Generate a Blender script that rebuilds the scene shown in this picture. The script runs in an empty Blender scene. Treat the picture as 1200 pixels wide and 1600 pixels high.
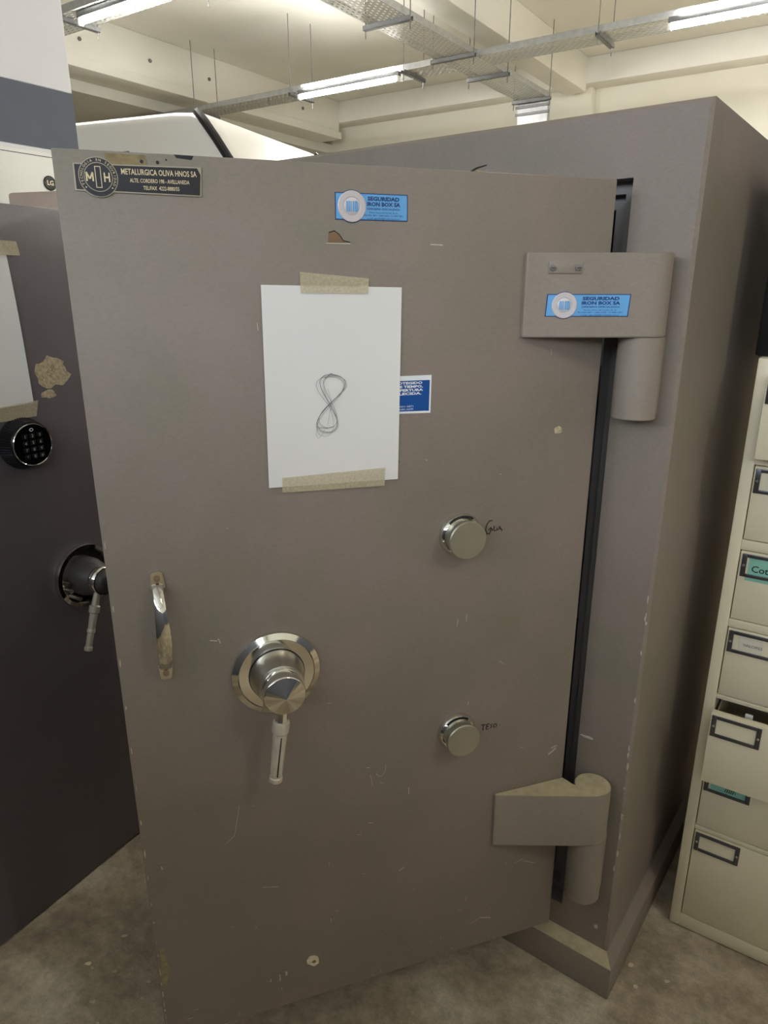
import bpy, bmesh, math, random
from mathutils import Vector, Matrix
R = math.radians
random.seed(7)
S = bpy.context.scene
COL = S.collection

# ------------------------------------------------------------------ camera, world, exposure
EYE = 1.524
cam_d = bpy.data.cameras.new('camera')
cam = bpy.data.objects.new('camera', cam_d); COL.objects.link(cam)
cam_d.sensor_fit = 'VERTICAL'; cam_d.sensor_height = 24.0
cam_d.lens = 24.0 * 1095.0 / 1600.0
cam_d.clip_start = 0.02
cam.location = (0, 0, EYE)
cam.rotation_euler = (R(90 - 17.715), 0, 0)
S.camera = cam
S.view_settings.view_transform = 'Standard'
S.view_settings.look = 'None'
S.view_settings.gamma = 1.0
S.view_settings.use_curve_mapping = False
S.view_settings.exposure = -0.06
TUBE_POWER = 165.0
WINDOW_POWER = 300.0
w = bpy.data.worlds.new('world'); S.world = w; w.use_nodes = True
bgn = w.node_tree.nodes['Background']
bgn.inputs[0].default_value = (0.75, 0.85, 1.0, 1); bgn.inputs[1].default_value = 0.25

ROOM = Matrix.Rotation(R(-34), 4, 'Z')          # the room's own grid
ALONG = R(-34)

# ------------------------------------------------------------------ materials
def lin(c):
    return tuple(((v / 255) / 12.92 if v / 255 < 0.04045 else ((v / 255 + 0.055) / 1.055) ** 2.4) for v in c) + (1,)
def new_mat(name):
    m = bpy.data.materials.new(name); m.use_nodes = True
    nt = m.node_tree; b = nt.nodes['Principled BSDF']
    return m, nt, b
def N(nt, t, **kw):
    n = nt.nodes.new(t)
    for k, v in kw.items(): setattr(n, k, v)
    return n
def noise(nt, vec, scale, detail=4, rough=0.55, dist=0.0):
    n = N(nt, 'ShaderNodeTexNoise'); n.inputs['Scale'].default_value = scale
    n.inputs['Detail'].default_value = detail; n.inputs['Roughness'].default_value = rough
    n.inputs['Distortion'].default_value = dist
    nt.links.new(vec, n.inputs['Vector']); return n
def ramp(nt, fac, stops):
    r = N(nt, 'ShaderNodeValToRGB'); e = r.color_ramp.elements
    while len(e) < len(stops): e.new(0.5)
    for i, (p, c) in enumerate(stops): e[i].position = p; e[i].color = c if len(c) == 4 else c + (1,)
    nt.links.new(fac, r.inputs[0]); return r
def mix(nt, fac, a, b, mode='MIX'):
    m = N(nt, 'ShaderNodeMix', data_type='RGBA', blend_type=mode)
    if isinstance(fac, (int, float)): m.inputs[0].default_value = fac
    else: nt.links.new(fac, m.inputs[0])
    for v, i in ((a, 6), (b, 7)):
        if isinstance(v, tuple): m.inputs[i].default_value = v
        else: nt.links.new(v, m.inputs[i])
    return m.outputs[2]
def mapping(nt, scale):
    tc = N(nt, 'ShaderNodeTexCoord'); mp = N(nt, 'ShaderNodeMapping'); mp.inputs['Scale'].default_value = scale
    nt.links.new(tc.outputs['Object'], mp.inputs[0]); return mp.outputs[0]
def bump(nt, b, h, strength, dist=0.001):
    n = N(nt, 'ShaderNodeBump'); n.inputs['Strength'].default_value = strength; n.inputs['Distance'].default_value = dist
    nt.links.new(h, n.inputs['Height']); nt.links.new(n.outputs[0], b.inputs['Normal']); return n
def plain(name, c, rough=0.5, metal=0.0, var=0.06, vscale=8.0, bumps=0.0, bscale=200, spec=0.5):
    m, nt, b = new_mat(name)
    v = mapping(nt, (1, 1, 1)); n = noise(nt, v, vscale)
    a = tuple(max(0, x * (1 - var)) for x in c[:3]) + (1,); d = tuple(min(1, x * (1 + var)) for x in c[:3]) + (1,)
    r = ramp(nt, n.outputs[0], [(0.3, a), (0.7, d)])
    nt.links.new(r.outputs[0], b.inputs['Base Color'])
    b.inputs['Roughness'].default_value = rough; b.inputs['Metallic'].default_value = metal
    b.inputs['Specular IOR Level'].default_value = spec
    if bumps: bump(nt, b, noise(nt, v, bscale).outputs[0], bumps)
    return m
def safe_paint(name, c, c2, rough, scratch=0.6, weave=0.25):
    m, nt, b = new_mat(name)
    v = mapping(nt, (1, 1, 1))
    big = noise(nt, v, 3.2, 5, 0.6, 0.4)
    r = ramp(nt, big.outputs[0], [(0.32, c), (0.68, c2)])
    small = noise(nt, mapping(nt, (40, 40, 70)), 3.0, 4)
    r2 = ramp(nt, small.outputs[0], [(0.3, (0.86, 0.86, 0.86)), (0.7, (1.12, 1.12, 1.12))])
    colr = mix(nt, 0.4, r.outputs[0], r2.outputs[0], 'MULTIPLY')
    # worn scratches, more of them near the floor
    sv = mapping(nt, (26, 26, 7)); sn = noise(nt, sv, 2.4, 8, 0.72, 1.2)
    tc = N(nt, 'ShaderNodeTexCoord'); sx = N(nt, 'ShaderNodeSeparateXYZ'); nt.links.new(tc.outputs['Object'], sx.inputs[0])
    hi = N(nt, 'ShaderNodeMapRange'); nt.links.new(sx.outputs[2], hi.inputs[0])
    hi.inputs[1].default_value = 0.0; hi.inputs[2].default_value = 1.1; hi.inputs[3].default_value = 0.035; hi.inputs[4].default_value = 0.0
    ad = N(nt, 'ShaderNodeMath', operation='ADD'); nt.links.new(sn.outputs[0], ad.inputs[0]); nt.links.new(hi.outputs[0], ad.inputs[1])
    sr = ramp(nt, ad.outputs[0], [(0.715, (0, 0, 0)), (0.76, (scratch, scratch, scratch))])
    colr = mix(nt, sr.outputs[0], colr, lin((150, 138, 120)))
    dots = noise(nt, v, 42, 2, 0.5)
    dr = ramp(nt, dots.outputs[0], [(0.20, (0.5, 0.5, 0.5)), (0.26, (1, 1, 1))])
    colr = mix(nt, 0.7, colr, dr.outputs[0], 'MULTIPLY')
    nt.links.new(colr, b.inputs['Base Color'])
    b.inputs['Roughness'].default_value = rough
    hn = noise(nt, mapping(nt, (160, 160, 420)), 1.6, 3)
    bump(nt, b, hn.outputs[0], weave, 0.0012)
    return m
M = {}
M['paint'] = safe_paint('brown_grey_safe_paint', lin((125, 118, 102)), lin((140, 124, 116)), 0.5)
M['paint_arm'] = safe_paint('brown_grey_hinge_paint', lin((134, 123, 110)), lin((146, 134, 121)), 0.5, 0.4)
M['dark_paint'] = safe_paint('slate_safe_paint', lin((98, 91, 94)), lin((106, 98, 100)), 0.4, 0.15, 0.12)
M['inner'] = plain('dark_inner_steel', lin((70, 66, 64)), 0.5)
M['jamb'] = plain('jamb_grey_steel', lin((112, 108, 104)), 0.45)
M['chrome'] = plain('polished_chrome', lin((225, 222, 214)), 0.09, 1.0, 0.02)
M['chrome_dull'] = plain('worn_chrome', lin((196, 192, 180)), 0.3, 1.0, 0.08, 30)
M['nickel'] = plain('satin_nickel', lin((178, 176, 160)), 0.42, 0.85, 0.04, 30)
M['grip'] = plain('worn_cream_grip', lin((196, 186, 168)), 0.45, 0.25, 0.12, 40)
M['black'] = plain('black_plastic', lin((18, 18, 21)), 0.35)
M['black_gloss'] = plain('glossy_black', lin((10, 11, 14)), 0.12)
M['plate_black'] = plain('nameplate_black', lin((30, 29, 36)), 0.35)
M['plate_edge'] = plain('nameplate_metal', lin((170, 160, 140)), 0.4, 0.7)
M['plate_text'] = plain('nameplate_cream', lin((226, 208, 168)), 0.4, 0.2)
M['blue'] = plain('sky_blue_sticker', lin((104, 168, 220)), 0.35)
M['blue_dk'] = plain('navy_print', lin((22, 52, 112)), 0.45)
M['sticker_ring'] = plain('embossed_pale_foil', lin((206, 198, 198)), 0.4, 0.15)
M['royal'] = plain('royal_blue_sticker', lin((20, 78, 150)), 0.35)
M['white_print'] = plain('white_print', lin((235, 236, 238)), 0.5)
M['paper'] = plain('white_paper', lin((232, 229, 224)), 0.75, 0, 0.012, 6)
M['pencil'] = plain('pencil_grey', lin((132, 128, 128)), 0.6, 0, 0.25, 120)
M['marker'] = plain('black_marker', lin((20, 17, 17)), 0.6)
def tape_mat():
    m, nt, b = new_mat('masking_tape')
    n = noise(nt, mapping(nt, (1, 1, 1)), 260, 5)
    r = ramp(nt, n.outputs[0], [(0.35, lin((200, 184, 148))), (0.65, lin((220, 206, 172)))])
    nt.links.new(r.outputs[0], b.inputs['Base Color']); b.inputs['Roughness'].default_value = 0.6
    b.inputs['Alpha'].default_value = 0.62
    bump(nt, b, noise(nt, mapping(nt, (1, 1, 1)), 260).outputs[0], 0.3)
    return m
M['tape'] = tape_mat()
M['glue'] = plain('old_glue', lin((184, 168, 136)), 0.8, 0, 0.35, 130, 0.5, 300)
M['glue_olive'] = plain('olive_old_glue', lin((140, 126, 90)), 0.75, 0, 0.3, 80, 0.5, 300)
M['filler'] = plain('exposed_cream_filler', lin((208, 196, 164)), 0.85, 0, 0.15, 90)
M['scuff'] = plain('scuffed_metal', lin((192, 184, 168)), 0.5, 0.1, 0.15, 150)
M['rust'] = plain('brown_chip', lin((128, 100, 76)), 0.8)
M['cab'] = plain('beige_enamel', lin((222, 211, 180)), 0.42, 0, 0.035, 5, 0.03, 400)
M['cab_in'] = plain('dark_drawer_gap', lin((24, 23, 21)), 0.8)
M['holder'] = plain('gunmetal_label_frame', lin((104, 104, 108)), 0.28, 0.85)
M['card'] = plain('off_white_card', lin((214, 206, 186)), 0.7)
M['card_green'] = plain('mint_green_card', lin((132, 186, 164)), 0.7)
M['dust'] = plain('dusty_ledge', lin((176, 163, 130)), 0.85, 0, 0.12, 60)
M['van'] = plain('white_van_paint', lin((232, 230, 222)), 0.4, 0, 0.01)
M['rubber'] = plain('black_rubber', lin((22, 22, 24)), 0.5)
M['white_wall'] = plain('white_wall_paint', lin((224, 224, 226)), 0.8, 0, 0.02, 3)
M['grey_band'] = plain('slate_grey_band', lin((88, 94, 106)), 0.7, 0, 0.04)
M['cream_wall'] = plain('cream_wall_paint', lin((232, 229, 214)), 0.85, 0, 0.025, 1.5)
M['ceiling'] = plain('ceiling_paint', lin((236, 234, 224)), 0.85, 0, 0.05, 0.8, 0.1, 60)
M['grey_wall'] = plain('grey_wall_paint', lin((214, 212, 202)), 0.85, 0, 0.04, 1.5)
M['galv'] = plain('galvanised_steel', lin((176, 178, 178)), 0.38, 0.7, 0.12, 20)
M['galv_dk'] = plain('galvanised_bracket', lin((120, 121, 122)), 0.45, 0.6, 0.15, 25)
M['housing'] = plain('white_lamp_housing', lin((232, 232, 228)), 0.35)
M['appliance'] = plain('white_appliance', lin((222, 222, 214)), 0.35, 0, 0.01)
M['back_safe'] = plain('brown_rear_safe_paint', lin((168, 148, 132)), 0.4, 0, 0.1, 4)
def tray_mat():
    m, nt, b = new_mat('perforated_galvanised_sheet')
    b.inputs['Base Color'].default_value = lin((196, 197, 192)); b.inputs['Metallic'].default_value = 0.55; b.inputs['Roughness'].default_value = 0.42
    tc = N(nt, 'ShaderNodeTexCoord'); sx = N(nt, 'ShaderNodeSeparateXYZ'); nt.links.new(tc.outputs['Object'], sx.inputs[0])
    def mth(op, a, c=None, d=None):
        n = N(nt, 'ShaderNodeMath', operation=op)
        for i, v in enumerate((a, c, d)):
            if v is None: continue
            if isinstance(v, (int, float)): n.inputs[i].default_value = v
            else: nt.links.new(v, n.inputs[i])
        return n.outputs[0]
    rowf = mth('MULTIPLY', sx.outputs[1], 1 / 0.034); row = mth('FLOOR', rowf)
    shift = mth('MULTIPLY', mth('MODULO', row, 2.0), 0.5)
    u = mth('SUBTRACT', mth('FRACT', mth('ADD', mth('MULTIPLY', sx.outputs[0], 1 / 0.06), shift)), 0.5)
    vv = mth('SUBTRACT', mth('FRACT', rowf), 0.5)
    mask = mth('MULTIPLY', mth('LESS_THAN', mth('ABSOLUTE', u), 0.24), mth('LESS_THAN', mth('ABSOLUTE', vv), 0.16))
    tr = N(nt, 'ShaderNodeBsdfTransparent'); mx = N(nt, 'ShaderNodeMixShader')
    nt.links.new(mask, mx.inputs[0]); nt.links.new(b.outputs[0], mx.inputs[1]); nt.links.new(tr.outputs[0], mx.inputs[2])
    nt.links.new(mx.outputs[0], nt.nodes['Material Output'].inputs[0])
    return m
M['tray'] = tray_mat()
def tube_mat():
    m, nt, b = new_mat('lit_fluorescent_tube')
    b.inputs['Base Color'].default_value = (1, 1, 1, 1)
    b.inputs['Emission Color'].default_value = (1.0, 0.975, 0.925, 1); b.inputs['Emission Strength'].default_value = TUBE_POWER
    return m
M['tube'] = tube_mat()
def floor_mat():
    m, nt, b = new_mat('stained_concrete')
    v = mapping(nt, (1, 1, 1))
    a = noise(nt, v, 2.6, 8, 0.62, 0.6)
    r = ramp(nt, a.outputs[0], [(0.32, lin((140, 125, 104))), (0.5, lin((182, 166, 140))), (0.66, lin((220, 207, 182)))])
    f = noise(nt, v, 26, 9, 0.8); fr = ramp(nt, f.outputs[0], [(0.32, (0.5, 0.49, 0.47)), (0.68, (1.3, 1.3, 1.3))])
    c = mix(nt, 0.8, r.outputs[0], fr.outputs[0], 'MULTIPLY')
    s = noise(nt, v, 9, 9, 0.75, 1.0); sr = ramp(nt, s.outputs[0], [(0.62, (0, 0, 0)), (0.72, (0.55, 0.55, 0.55))])
    c = mix(nt, sr.outputs[0], c, lin((186, 174, 150)))
    nt.links.new(c, b.inputs['Base Color']); b.inputs['Roughness'].default_value = 0.72
    bump(nt, b, noise(nt, v, 38, 8, 0.75).outputs[0], 0.8, 0.012)
    return m
M['floor'] = floor_mat()

# ------------------------------------------------------------------ mesh helpers
class MB:
    """collects shapes with materials into one mesh"""
    def __init__(s): s.bm = bmesh.new(); s.mats = []
    def mi(s, m):
        if m not in s.mats: s.mats.append(m)
        return s.mats.index(m)
    def add(s, verts, faces, m, smooth=False):
        i = s.mi(m); vs = [s.bm.verts.new(v) for v in verts]; out = []
        for f in faces:
            try: fc = s.bm.faces.new([vs[k] for k in f])
            except ValueError: continue
            fc.material_index = i; fc.smooth = smooth; out.append(fc)
        return vs, out
    def box(s, a, b, m, bev=0.0, seg=2, smooth=False):
        x0, y0, z0 = a; x1, y1, z1 = b
        V = [(x0, y0, z0), (x1, y0, z0), (x1, y1, z0), (x0, y1, z0), (x0, y0, z1), (x1, y0, z1), (x1, y1, z1), (x0, y1, z1)]
        F = [(0, 3, 2, 1), (4, 5, 6, 7), (0, 1, 5, 4), (1, 2, 6, 5), (2, 3, 7, 6), (3, 0, 4, 7)]
        vs, fs = s.add(V, F, m)
        if bev:
            ed = list({e for f in fs for e in f.edges})
            r = bmesh.ops.bevel(s.bm, geom=ed, offset=bev, segments=seg, affect='EDGES', profile=0.5)
            for f in r['faces']: f.smooth = True; f.material_index = s.mi(m)
    def lathe(s, prof, m, org=(0, 0, 0), axis=(0, -1, 0), n=48, smooth=True, ripple=0, rd=0.0):
        """prof: (radius, distance along axis)"""
        ax = Vector(axis).normalized(); q = Vector((0, 0, 1)).rotation_difference(ax); O = Vector(org)
        V = []; F = []
        for (r, h) in prof:
            for k in range(n):
                t = 2 * math.pi * k / n
                rr = r * (1 + (rd if (ripple and k % 2) else 0))
                V.append(O + q @ Vector((rr * math.cos(t), rr * math.sin(t), h)))
        for j in range(len(prof) - 1):
            for k in range(n):
                a = j * n + k; b = j * n + (k + 1) % n
                F.append((a, b, b + n, a + n))
        F.append(tuple(range(n))[::-1]); F.append(tuple(range((len(prof) - 1) * n, len(prof) * n)))
        vs, fs = s.add(V, F, m, smooth)
        for f in fs[-2:]: f.smooth = False
        return fs
    def prism(s, poly, z0, z1, m, bev=0.0):
        n = len(poly); V = [(x, y, z0) for x, y in poly] + [(x, y, z1) for x, y in poly]
        F = [tuple(range(n))[::-1], tuple(range(n, 2 * n))] + [(k, (k + 1) % n, n + (k + 1) % n, n + k) for k in range(n)]
        vs, fs = s.add(V, F, m)
        if bev:
            ed = list({e for f in fs[:2] for e in f.edges})
            r = bmesh.ops.bevel(s.bm, geom=ed, offset=bev, segments=2, affect='EDGES')
            for f in r['faces']: f.smooth = True; f.material_index = s.mi(m)
    def front(s, poly, y, th, m):
        """polygon in x,z, facing -y, front at y-th"""
        n = len(poly); V = [(x, y - th, z) for x, z in poly] + [(x, y, z) for x, z in poly]
        F = [tuple(range(n)), tuple(range(n, 2 * n))[::-1]] + [(k, n + k, n + (k + 1) % n, (k + 1) % n) for k in range(n)]
        s.add(V, F, m)
    def ribbon(s, pts, wd, y, th, m):
        """flat stroke on a wall facing -y"""
        P = [Vector((p[0], 0, p[1])) for p in pts]
        L = []; Rr = []
        for i, p in enumerate(P):
            a = P[max(0, i - 1)]; b = P[min(len(P) - 1, i + 1)]; t = (b - a)
            if t.length < 1e-9: t = Vector((1, 0, 0))
            t.normalize(); nn = Vector((-t.z, 0, t.x)) * wd / 2
            L.append(p + nn); Rr.append(p - nn)
        for i in range(len(P) - 1):
            q = [L[i], Rr[i], Rr[i + 1], L[i + 1]]
            s.add([(v.x, y - th, v.z) for v in q], [(0, 1, 2, 3)], m)
    def tube(s, pts, rad, m, n=12, smooth=True):
        P = [Vector(p) for p in pts]; V = []; F = []
        rads = rad if isinstance(rad, (list, tuple)) else [rad] * len(P)
        up = None
        for i, p in enumerate(P):
            t = (P[min(i + 1, len(P) - 1)] - P[max(i - 1, 0)]).normalized()
            if up is None: up = t.orthogonal().normalized()
            up = (up - t * up.dot(t)).normalized(); sd = t.cross(up)
            for k in range(n):
                a = 2 * math.pi * k / n
                rr = rads[i]
                if isinstance(rr, tuple): V.append(p + up * math.cos(a) * rr[0] + sd * math.sin(a) * rr[1])
                else: V.append(p + (up * math.cos(a) + sd * math.sin(a)) * rr)
        for j in range(len(P) - 1):
            for k in range(n):
                a = j * n + k; b = j * n + (k + 1) % n; F.append((a, b, b + n, a + n))
        F.append(tuple(range(n))[::-1]); F.append(tuple(range((len(P) - 1) * n, len(P) * n)))
        s.add(V, F, m, smooth)
    def text(s, body, x, z, size, y, m, align='LEFT', rot=0.0, sx=1.0, bold=0.0, width=None, xf=None):
        cu = bpy.data.curves.new('t', 'FONT'); cu.body = body; cu.size = size; cu.align_x = align; cu.offset = bold
        cu.resolution_u = 2
        o = bpy.data.objects.new('t', cu); COL.objects.link(o)
        dg = bpy.context.evaluated_depsgraph_get(); me = o.evaluated_get(dg).to_mesh()
        if len(me.vertices) and width:
            xs = [v.co.x for v in me.vertices]; sx = width / max(1e-6, max(xs) - min(xs))
        c, sn = math.cos(rot), math.sin(rot); V = []
        for v in me.vertices:
            px, pz = v.co.x * sx, v.co.y
            V.append((x + px * c - pz * sn, y, z + px * sn + pz * c))
        F = [tuple(p.vertices) for p in me.polygons]
        s.add(V, F, m)
        o.evaluated_get(dg).to_mesh_clear()
        bpy.data.objects.remove(o); bpy.data.curves.remove(cu)
    def build(s, name, parent=None, mat=None, fix=True):
        if fix: bmesh.ops.recalc_face_normals(s.bm, faces=[f for f in s.bm.faces])
        me = bpy.data.meshes.new(name); s.bm.to_mesh(me); s.bm.free()
        for m in s.mats: me.materials.append(m)
        if name != 'handle_cap': me.set_sharp_from_angle(angle=R(28))
        o = bpy.data.objects.new(name, me); COL.objects.link(o)
        if parent: o.parent = parent
        if mat is not None: o.matrix_world = mat
        return o
def tag(o, label, cat, group=None, kind=None):
    o['label'] = label; o['category'] = cat
    if group: o['group'] = group
    if kind: o['kind'] = kind
    return o
def empty(name, loc, rz, label, cat, group=None):
    o = bpy.data.objects.new(name, None); COL.objects.link(o); o.empty_display_size = 0.1
    o.location = loc; o.rotation_euler = (0, 0, rz)
    return tag(o, label, cat, group)
def mat_of(loc, rz): return Matrix.Translation(Vector(loc)) @ Matrix.Rotation(rz, 4, 'Z')
def struct(mb, name, room=True):
    o = mb.build(name); o['kind'] = 'structure'
    if room: o.matrix_world = ROOM
    return o
def copy_tree(o, parent=None):
    c = o.copy(); COL.objects.link(c); c.parent = parent
    for ch in list(o.children): copy_tree(ch, c)
    return c
def circ(cx, cz, r, n=40): return [(cx + r * math.cos(2 * math.pi * k / n), cz + r * math.sin(2 * math.pi * k / n)) for k in range(n)]
def blob(cx, cz, rx, rz, n=14, j=0.25, seed=1):
    rnd = random.Random(seed)
    return [(cx + rx * math.cos(2 * math.pi * k / n) * (1 + rnd.uniform(-j, j)), cz + rz * math.sin(2 * math.pi * k / n) * (1 + rnd.uniform(-j, j))) for k in range(n)]

# ------------------------------------------------------------------ the room (room grid: x to the right, y away)
CZ = 4.174; YF = 9.733; XL = -10.6; XR = 5.2; YB = -4.2
b = MB(); b.box((XL, YB, -0.12), (XR, YF, 0.0), M['floor']); struct(b, 'floor')
b = MB(); b.box((XL, YB, CZ), (XR, YF, CZ + 0.15), M['ceiling']); struct(b, 'ceiling')
b = MB(); b.box((XL, YF, 0), (XR, YF + 0.2, CZ), M['cream_wall']); struct(b, 'wall_far')
b = MB(); b.box((XL - 0.2, YB, 0), (XL, YF, CZ), M['grey_wall']); struct(b, 'wall_left')
b = MB(); b.box((XR, YB, 0), (XR + 0.2, YF, 2.18), M['grey_band']); b.box((XR, YB, 2.18), (XR + 0.2, YF, CZ), M['cream_wall']); struct(b, 'wall_right')  # dark lower band added to cut light bounced onto the door
# back wall; its unseen high window band is added for the cool daylight
b = MB()
WX0, WX1, WZ0, WZ1 = -4.2, 4.4, 2.4, 3.7
b.box((XL, YB - 0.2, 0), (XR, YB, 2.18), M['grey_band']); b.box((XL, YB - 0.2, 2.18), (XR, YB, WZ0), M['cream_wall']); b.box((XL, YB - 0.2, WZ1), (XR, YB, CZ), M['cream_wall'])  # unseen dark lower band added here too, against low bounce light
b.box((XL, YB - 0.2, WZ0), (WX0, YB, WZ1), M['cream_wall']); b.box((WX1, YB - 0.2, WZ0), (XR, YB, WZ1), M['cream_wall'])
struct(b, 'wall_back')
b = MB()
for k in range(6):
    x = WX0 + (WX1 - WX0) * k / 5; b.box((x - 0.025, YB - 0.12, WZ0), (x + 0.025, YB - 0.06, WZ1), M['housing'])
for z in (WZ0 + 0.025, WZ1 - 0.025): b.box((WX0, YB - 0.12, z - 0.025), (WX1, YB - 0.06, z + 0.025), M['housing'])
struct(b, 'window_1')
al = bpy.data.lights.new('window_daylight', 'AREA'); al.shape = 'RECTANGLE'; al.size = WX1 - WX0; al.size_y = WZ1 - WZ0
al.energy = WINDOW_POWER; al.color = (0.80, 0.89, 1.0)
ao = bpy.data.objects.new('window_daylight', al); COL.objects.link(ao)
ao.matrix_world = ROOM @ Matrix.Translation(((WX0 + WX1) / 2, YB - 0.25, (WZ0 + WZ1) / 2)) @ Matrix.Rotation(R(90), 4, 'X')
# crumbs of plaster on the floor
b = MB(); rnd = random.Random(21)
for (x, y) in [(-0.62, 0.98), (-0.55, 0.90), (-0.70, 1.30), (-0.50, 1.12), (0.05, 1.02), (0.62, 1.20), (0.30, 0.98), (-0.42, 0.95), (0.72, 1.12), (-0.66, 1.08), (0.45, 0.95), (0.58, 1.00), (-0.60, 1.18), (0.12, 0.93)]:
    for q in range(3):
        px_, py_ = x + rnd.uniform(-0.06, 0.06), y + rnd.uniform(-0.06, 0.06); r0 = rnd.uniform(0.0015, 0.0045)
        b.prism(blob(px_, py_, r0 * 1.6, r0, 7, 0.35, q + int(x * 100)), 0.0002, r0 * 0.7, M['filler'])
tag(b.build('floor_grit'), 'pale crumbs of plaster scattered on the concrete floor in front of the safes', 'grit', kind='stuff')
# unseen low blocker added behind the viewer to shade the lower door
b = MB(); b.box((-3.0, -1.55, 0), (4.2, -1.45, 1.9), M['grey_band'], 0.004); struct(b, 'wall_shade_blocker')
# beams
b = MB(); b.box((XL, YF - 0.32, 3.89), (XR, YF, CZ), M['ceiling'], 0.01); struct(b, 'trim_1')
b = MB(); b.box((-3.66, YB, 3.80), (-3.38, YF - 0.32, CZ), M['ceiling'], 0.012); struct(b, 'trim_2')
b = MB()
b.box((-7.50, YB, 3.76), (-7.16, YF - 0.32, CZ), M['ceiling'], 0.012)
b.box((-7.56, YB, 3.66), (-7.12, YF - 0.32, 3.76), M['ceiling'], 0.008)
for k in range(12):
    y = -1.0 + k * 0.87
    b.lathe([(0.02, 0), (0.02, 0.012)], M['galv_dk'], (-7.16, y, 3.93), (1, 0, 0), 10)
struct(b, 'trim_3')
b = MB(); b.box((1.1, YB, 3.80), (1.38, YF - 0.32, CZ), M['ceiling'], 0.012); struct(b, 'trim_4')
b = MB(); b.box((-3.9, YF - 0.16, 0), (-3.36, YF, 3.89), M['cream_wall'], 0.01); struct(b, 'wall_pillar_far')
# lintel wall behind the left beam: the next bay is lower and duller
b = MB(); b.box((XL, YB, 3.55), (-7.56, YF, 3.68), M['grey_wall']); struct(b, 'ceiling_left_bay')
# left column with painted band
b = MB()
b.box((-3.94, 1.75, 0), (-3.54, 2.44, 2.182), M['white_wall'], 0.004, 1)
b.box((-3.94, 1.75, 2.182), (-3.54, 2.44, 2.455), M['grey_band'], 0.0)
b.box((-3.94, 1.75, 2.455), (-3.54, 2.44, CZ), M['white_wall'], 0.004, 1)
struct(b, 'wall_column_left')
# white appliance hung on the column
root = empty('air_conditioner', ROOM @ Vector((-3.538, 2.0, 1.685)), ALONG, 'white appliance panel with round black badge hung on the column below its grey band', 'air conditioner')
b = MB(); b.box((0.0, -0.2, 0.0), (0.03, 0.43, 0.475), M['appliance'], 0.006); b.build('case', root)
b = MB(); b.box((0.0301, -0.2, 0.452), (0.031, 0.43, 0.455), M['rubber']); b.build('seam', root)
b = MB(); fs = b.lathe([(0.032, 0), (0.034, 0.003), (0.030, 0.006)], M['black_gloss'], (0.03, 0.232, 0.335), (1, 0, 0), 32)
lb = MB(); lb.text('LG', 0, 0, 0.03, 0, M['plate_edge'], 'CENTER', bold=0.0008)
for f in lb.bm.faces:
    vs = [b.bm.verts.new((0.0368, 0.232 + v.co.x, 0.326 + v.co.z)) for v in f.verts]
    q = b.bm.faces.new(vs); q.material_index = b.mi(M['plate_edge'])
lb.bm.free(); b.build('badge', root)

# ------------------------------------------------------------------ cable trays and lamps
TZ = 3.474
def tray(name, x0, x1, y0, y1, label, axis='x', brackets=(), z=TZ):
    """tray local frame: x along the run, origin at its start"""
    if axis == 'x':
        L = x1 - x0; wd = y1 - y0; mat = ROOM @ Matrix.Translation((x0, y0, z))
    else:
        L = y1 - y0; wd = x1 - x0; mat = ROOM @ Matrix.Translation((x1, y0, z)) @ Matrix.Rotation(R(90), 4, 'Z')
    root = empty(name, (0, 0, 0), 0, label, 'cable tray', 'perforated cable trays under the ceiling'); root.matrix_world = mat
    b = MB(); b.add([(0, 0, 0), (L, 0, 0), (L, wd, 0), (0, wd, 0)], [(0, 1, 2, 3)], M['tray']); b.build('tray_base', root)
    for yy, t in ((0, 1), (wd, -1)):
        b = MB(); b.box((0, min(yy, yy + t * 0.003), 0), (L, max(yy, yy + t * 0.003), 0.052), M['galv'])
        b.box((0, min(yy, yy + t * 0.012), 0.05), (L, max(yy, yy + t * 0.012), 0.053), M['galv']); b.build('side_rail', root)
    for p in brackets:
        b = MB(); b.box((p - 0.02, -0.045, -0.034), (p + 0.02, wd + 0.045, -0.031), M['galv_dk'])
        b.box((p - 0.02, -0.045, -0.034), (p - 0.017, wd + 0.045, -0.002), M['galv_dk'])
        b.box((p + 0.017, -0.045, -0.034), (p + 0.02, wd + 0.045, -0.002), M['galv_dk'])
        br = b.build('hanger_bracket', root)
        for yy in (-0.03, wd + 0.03):
            b = MB(); b.tube([(p, yy, -0.09), (p, yy, CZ - z)], 0.0045, M['galv_dk'], 6); b.build('threaded_rod', br)
    return root
tray('cable_tray', XL, -3.66, 6.36, 6.66, 'galvanised cable tray running left from the tray crossing behind the white van', 'x', (1.6, 3.7, 5.15, 6.55))
tray('cable_tray', -3.30, XR, 6.36, 6.66, 'galvanised cable tray running right from the tray crossing to the right-hand lamp', 'x', (1.09, 2.9, 4.7, 6.5))
tray('cable_tray', -3.65, -3.30, YB + 0.2, 8.05, 'wide perforated cable tray running from the top of the picture to the far wall', 'y', (3.2, 6.3, 9.2, 10.24, 10.94, 12.0))
tray('cable_tray', -9.5, -3.66, 3.72, 4.02, 'cable tray above the grey-banded column carrying the top left lamp', 'x', (1.2, 2.5, 4.05, 5.3))
tray('cable_tray', -3.30, XR, 3.72, 4.02, 'cable tray above the open safe, out of the picture', 'x', (1.2, 4.0, 7))
tray('cable_tray', -0.2, XR, 8.34, 8.64, 'unseen short cable tray added near the far wall to carry added lamps', 'x', (1.2, 4.0))  # unseen tray, added to hold the extra far lamps
tray('cable_tray', -3.30, XR, 0.30, 0.60, 'cable tray overhead of the viewer, out of the picture', 'x', (1.2, 4.0, 7))
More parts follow.
